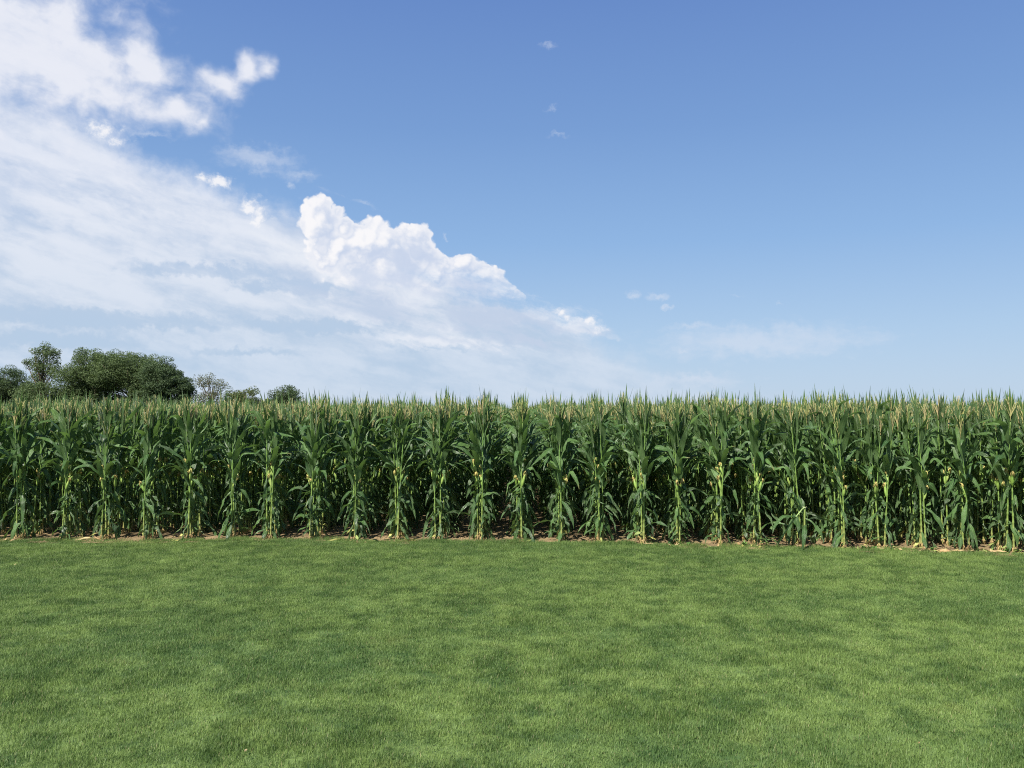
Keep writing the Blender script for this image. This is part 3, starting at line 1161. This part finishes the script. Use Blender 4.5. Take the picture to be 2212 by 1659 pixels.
BELT = 'trees standing beyond the corn field'
tree('leafy_tree', 'dark round tree cut by the left edge of the photo', 8, 786, 120, 128, [(0, 0.62, 1.0, 0.36), (-0.5, 0.5, 0.8, 0.3), (0.5, 0.42, 0.8, 0.3)], F_DARK, BELT, seed=21)
tree('leafy_tree', 'low bushy tree at the foot of the tall open crowned tree', 84, 822, 120, 118, [(0, 0.62, 0.95, 0.36), (-0.4, 0.4, 0.7, 0.3), (0.5, 0.4, 0.6, 0.3)], F_MID, BELT, seed=22)
tree('tall_tree', 'tall tree with visible trunk and open gappy crown standing above its neighbours', 86, 731, 80, 122,
     [(0.05, 0.86, 0.62, 0.12), (-0.55, 0.74, 0.48, 0.09), (0.6, 0.78, 0.42, 0.13), (0.0, 0.68, 0.5, 0.09), (0.65, 0.62, 0.42, 0.08), (-0.25, 0.58, 0.45, 0.07)],
     F_MID, BELT, clump=0.75, per=80, size=0.23, trunk_r=0.26, seed=23, dense=0.6)
tree('broad_tree', 'broad bushy green tree just right of the tall open tree', 202, 750, 160, 120,
     [(0, 0.70, 0.85, 0.28), (-0.55, 0.55, 0.55, 0.30), (0.5, 0.66, 0.6, 0.28), (-0.35, 0.3, 0.7, 0.26), (0.3, 0.3, 0.55, 0.2)], F_MID, BELT, seed=24, trunk_r=0.3)
tree('broad_tree', 'broad domed green tree with a sky gap low in its crown', 276, 755, 175, 118,
     [(0, 0.74, 0.85, 0.25), (0.5, 0.60, 0.6, 0.30), (-0.5, 0.72, 0.5, 0.2), (0.3, 0.3, 0.6, 0.28), (0.65, 0.35, 0.45, 0.3)], F_MID, BELT, seed=25, trunk_r=0.3)
tree('dark_tree', 'darkest tree sloping down at the right end of the big clump', 354, 770, 130, 114,
     [(-0.2, 0.72, 0.75, 0.27), (0.3, 0.56, 0.68, 0.30), (0.55, 0.38, 0.5, 0.28), (-0.4, 0.36, 0.6, 0.3)], F_DARK, BELT, seed=26, trunk_r=0.3, squash=0.45)
tree('sparse_tree', 'thin pale windswept tree with bare branches showing', 452, 800, 80, 108,
     [(-0.55, 0.80, 0.34, 0.14), (0.0, 0.80, 0.45, 0.16), (0.55, 0.78, 0.38, 0.11), (0.2, 0.55, 0.6, 0.18), (-0.4, 0.5, 0.5, 0.18)], F_PALE, BELT, clump=0.7, per=40, size=0.2, trunk_r=0.2, seed=27, dense=0.8, lean=(0.6, 0))
tree('low_tree', 'low rounded yellow green tree right of the sparse windswept tree', 522, 830, 86, 112,
     [(0, 0.60, 1.0, 0.38), (-0.4, 0.45, 0.7, 0.32), (0.5, 0.42, 0.7, 0.3)], F_OLIVE, BELT, clump=0.7, per=85, size=0.21, seed=28)
tree('round_tree', 'small dark round tree standing alone right of the others', 617, 830, 92, 130,
     [(0, 0.66, 0.8, 0.33), (-0.5, 0.48, 0.55, 0.28), (0.5, 0.48, 0.55, 0.28)], F_DARK, BELT, clump=0.85, per=110, size=0.24, seed=29)


def treeline():
    g = Geo()
    r = random.Random(77)
    for k in range(420):
        x = -160 + 320 * r.random()
        y = 520 + r.uniform(-12, 12)
        h = 4.0 + 2.2 * mnoise.noise(Vector((x * 0.03, 0, 0))) + r.uniform(-0.8, 0.8)
        leaf_cloud(g, r, Vector((x, y, h * 0.55)), h * 0.62, 26, 1.6, 0.9)
    o = link('distant_treeline', g.mesh('distant_treeline', [F_DARK], smooth=False))
    tag(o, 'low dark line of far trees on the horizon', 'trees', None, 'stuff')


treeline()

# =================================================================== grass
def tuft(seed, n=520, rad=0.19, h0=0.026, h1=0.052, w=0.0031):
    r = random.Random(seed)
    g = Geo()
    for _ in range(n):
        q, a = math.sqrt(r.random()) * rad, r.uniform(0, 6.28)
        p = Vector((math.cos(a) * q, math.sin(a) * q, -0.012))
        h = r.uniform(h0, h1)
        az = r.uniform(0, 6.28)
        d = Vector((math.cos(az), math.sin(az), 0))
        s = Vector((-math.sin(az), math.cos(az), 0)) * w * r.uniform(0.6, 1.2) * 0.5
        lean = r.uniform(0.1, 0.75)
        m = p + Vector((0, 0, h * 0.6)) + d * h * lean * 0.35
        t = p + Vector((0, 0, h * (1.05 - lean * 0.35))) + d * h * lean * 1.0
        u = r.random()
        g.add([p - s, p + s, m + s * 0.9, m - s * 0.9, t], [(0, 1, 2, 3), (3, 2, 4)], [(u, 0), (u, 0), (u, .6), (u, .6), (u, 1)])
    return g


TUFTS = [tuft(s) for s in (1, 2, 3, 4, 5)]
pts, rots, scls, vari = [], [], [], []
grng = random.Random(17)
cell = 0.175
y = 3.0
while y < 17.6:
    x = -(0.68 * y + 3.0)
    while x < 0.68 * y + 3.0:
        X, Y = x + grng.uniform(-0.5, 0.5) * cell, y + grng.uniform(-0.5, 0.5) * cell
        over = Y - (lawn_edge(X) - 0.05)
        if over < 0.0 or (over < 0.07 and grng.random() < 0.6):
            s = grng.uniform(0.75, 1.3) * (1.0 + 0.5 * mnoise.noise(Vector((X * 1.3, Y * 1.3, 4))))
            if over > -0.16:                       # taller, unmown fringe against the corn
                s *= grng.uniform(1.0, 1.9)
            pts.append((X, Y, lawn_z(X, Y)))
            rots.append((0, 0, grng.uniform(0, 6.28)))
            scls.append((1, 1, s))
            vari.append(grng.randrange(len(TUFTS)))
        x += cell
    y += cell
go_ = scatter_object('grass', TUFTS, [M_GRASS], pts, rots, scls, vari)
tag(go_, 'short mown green grass covering the lawn', 'grass', None, 'stuff')
print('grass tufts', len(pts))

# =================================================================== small things along the edge
def dry_leaf_mesh(seed, mat):
    r = random.Random(seed)
    g = Geo()
    L = r.uniform(0.12, 0.30)
    vs_, fs, uv = leaf_geo(r, L, r.uniform(0.022, 0.05), R(r.uniform(78, 88)), R(r.uniform(-10, 25)), 1.2, None, r.uniform(-2.0, 2.0), 0.012, 7, r.uniform(-1.0, 1.0))
    zmin = min(v.z for v in vs_)
    g.add([Vector((v.x - L * 0.5, v.y, v.z - zmin)) for v in vs_], fs, uv)
    return g.mesh('dry_leaf', [mat])


lrng = random.Random(41)
DRY = [dry_leaf_mesh(300 + i, M_DRY) for i in range(7)]
FADED = [dry_leaf_mesh(330 + i, M_FADED) for i in range(5)]
for k in range(76):
    if k < 46:
        x = ROWS[lrng.randrange(FIRST, LAST + 1)] + lrng.gauss(0, 0.14)
    else:
        x = lrng.uniform(1.5, 8.6)
    y = edge_y(x) + lrng.uniform(-0.10, 0.12)
    faded = lrng.random() < 0.38
    o = link('dry_leaf', (FADED if faded else DRY)[lrng.randrange(5)])
    o.location = (x, y, soil_z(x, y) + 0.012)
    o.rotation_euler = (lrng.gauss(0, 0.12), lrng.gauss(0, 0.12), lrng.uniform(0, 6.28))
    near = min(range(FIRST, LAST + 1), key=lambda i: abs(ROWS[i] - x))
    foot = ('left' if x < ROWS[near] else 'right') + ' of the ' + WORDS[near - FIRST] + ' corn row from the left'
    size = 'long ' if max(o.dimensions) > 0.2 else 'short '
    if faded:
        tag(o, size + 'yellow green leaf on soil ' + foot, 'fallen leaf', 'faded corn leaves lying along the field edge')
    else:
        tag(o, size + 'dry tan leaf on soil ' + foot, 'fallen leaf', 'dry corn leaves lying along the field edge')


def weed_mesh(seed):
    r = random.Random(seed)
    g = Geo()
    for k in range(12):
        az = r.uniform(0, 6.28)
        vs_, fs, uv = leaf_geo(r, r.uniform(0.05, 0.11), r.uniform(0.025, 0.04), R(r.uniform(25, 70)), R(r.uniform(10, 60)), 1.3, None, 0, 0.003, 4)
        g.add(placed(vs_, az, Vector((0, 0, r.uniform(0.0, 0.05)))), fs, uv)
    return g.mesh('weed', [M_WEED])


WEEDS = [weed_mesh(500 + i) for i in range(4)]
for k in range(16):
    x = lrng.choice((lrng.uniform(6.6, 8.5), lrng.uniform(4.6, 6.6), lrng.uniform(1.8, 4.2)))
    y = edge_y(x) + lrng.uniform(-0.05, 0.10)
    o = link('weed', WEEDS[k % 4])
    o.location = (x, y, soil_z(x, y) - 0.005)
    o.rotation_euler = (0, 0, lrng.uniform(0, 6.28))
    near = min(range(FIRST, LAST + 1), key=lambda i: abs(ROWS[i] - x))
    side = 'left' if x < ROWS[near] else 'right'
    tag(o, 'small leafy green weed on soil ' + side + ' of the ' + WORDS[near - FIRST] + ' corn row from the left', 'weed', 'weeds along the field edge')


def clods():
    g = Geo()
    r = random.Random(8)
    for k in range(1500):
        x = r.uniform(-11, 10)
        y = edge_y(x) + r.uniform(-0.16, 0.5)
        s = r.uniform(0.006, 0.03)
        c = Vector((x, y, soil_z(x, y) + s * 0.2))
        vs_ = [c + Vector((dx * s * r.uniform(.7, 1.3), dy * s * r.uniform(.7, 1.3), dz * s * r.uniform(.5, 1.0))) for dx, dy, dz in ((1, 0, 0), (0, 1, 0), (-1, 0, 0), (0, -1, 0), (0, 0, 1), (0, 0, -1))]
        g.add(vs_, [(0, 1, 4), (1, 2, 4), (2, 3, 4), (3, 0, 4), (1, 0, 5), (2, 1, 5), (3, 2, 5), (0, 3, 5)])
    o = link('soil_clods', g.mesh('soil_clods', [M_SOIL], smooth=False))
    tag(o, 'crumbly clods of soil along the field edge', 'soil', None, 'stuff')


clods()


# a low heap of pale orange sand thrown up before the corn on the right, and one leaf on the lawn
def sand_heap():
    g = Geo()
    r = random.Random(2)
    x0 = (940 - 518) / 828 * 14.3
    y0 = edge_y(x0) - 0.02
    vs_, fs = [], []
    nr, na = 6, 18
    for i in range(nr + 1):
        f = i / nr
        for a in range(na):
            th = a / na * 6.2832
            q = 0.115 * f * (1 + 0.25 * math.sin(2 * th + 1) + 0.1 * math.sin(5 * th))
            h = 0.06 * (1 - f * f) ** 1.3 + 0.01 * mnoise.noise(Vector((q * math.cos(th) * 20, q * math.sin(th) * 20, 0)))
            vs_.append((q * 1.5 * math.cos(th), q * 0.7 * math.sin(th), h - 0.012))
    for i in range(nr):
        for a in range(na):
            b = (a + 1) % na
            fs.append((i * na + a, i * na + b, (i + 1) * na + b, (i + 1) * na + a))
    g.add(vs_, fs)
    m = mat_noise('pale_sand', (0.42, 0.26, 0.13, 1), (0.50, 0.33, 0.17, 1), 30.0, 0.95, 0.1, bump=0.01)
    o = link('sand_mound', g.mesh('sand_mound', [m]))
    o.location = (x0, y0, soil_z(x0, y0))
    tag(o, 'low mound of pale orange sand at the foot of the corn', 'mound')


sand_heap()


# three bits of dead leaf on the lawn
def lawn_litter():
    for px, py, L, text in ((965, 2955, 0.055, 'pale dead leaf shred lying on the lawn near the lower left'), (3620, 2922, 0.035, 'small tan dead leaf lying on the lawn at the lower right'),
                            (62, 2219, 0.07, 'pale scrap of corn leaf on the lawn near its far left')):
        x, y = (px - 2016.0) / 3260.0, -(py - 1512.0) / 3260.0
        d = Vector((x, y, -1.0))
        d.rotate(cam.rotation_euler)
        t = (CAM_H - 0.045) / -d.z
        p = Vector((0, 0, CAM_H)) + d * t
        g = Geo()
        r = random.Random(px)
        vs_, fs, uv = leaf_geo(r, L, L * 0.28, R(80), R(16), 1.2, None, 0.9, 0.006, 6, 0.5)
        g.add([Vector((v.x - L * 0.5, v.y, v.z)) for v in vs_], fs, uv)
        o = link('dead_leaf', g.mesh('dead_leaf', [M_DRY]))
        o.location = (p.x, p.y, lawn_z(p.x, p.y) + 0.038)
        o.rotation_euler = (0, 0, r.uniform(0, 6.28))
        tag(o, text, 'fallen leaf')


lawn_litter()
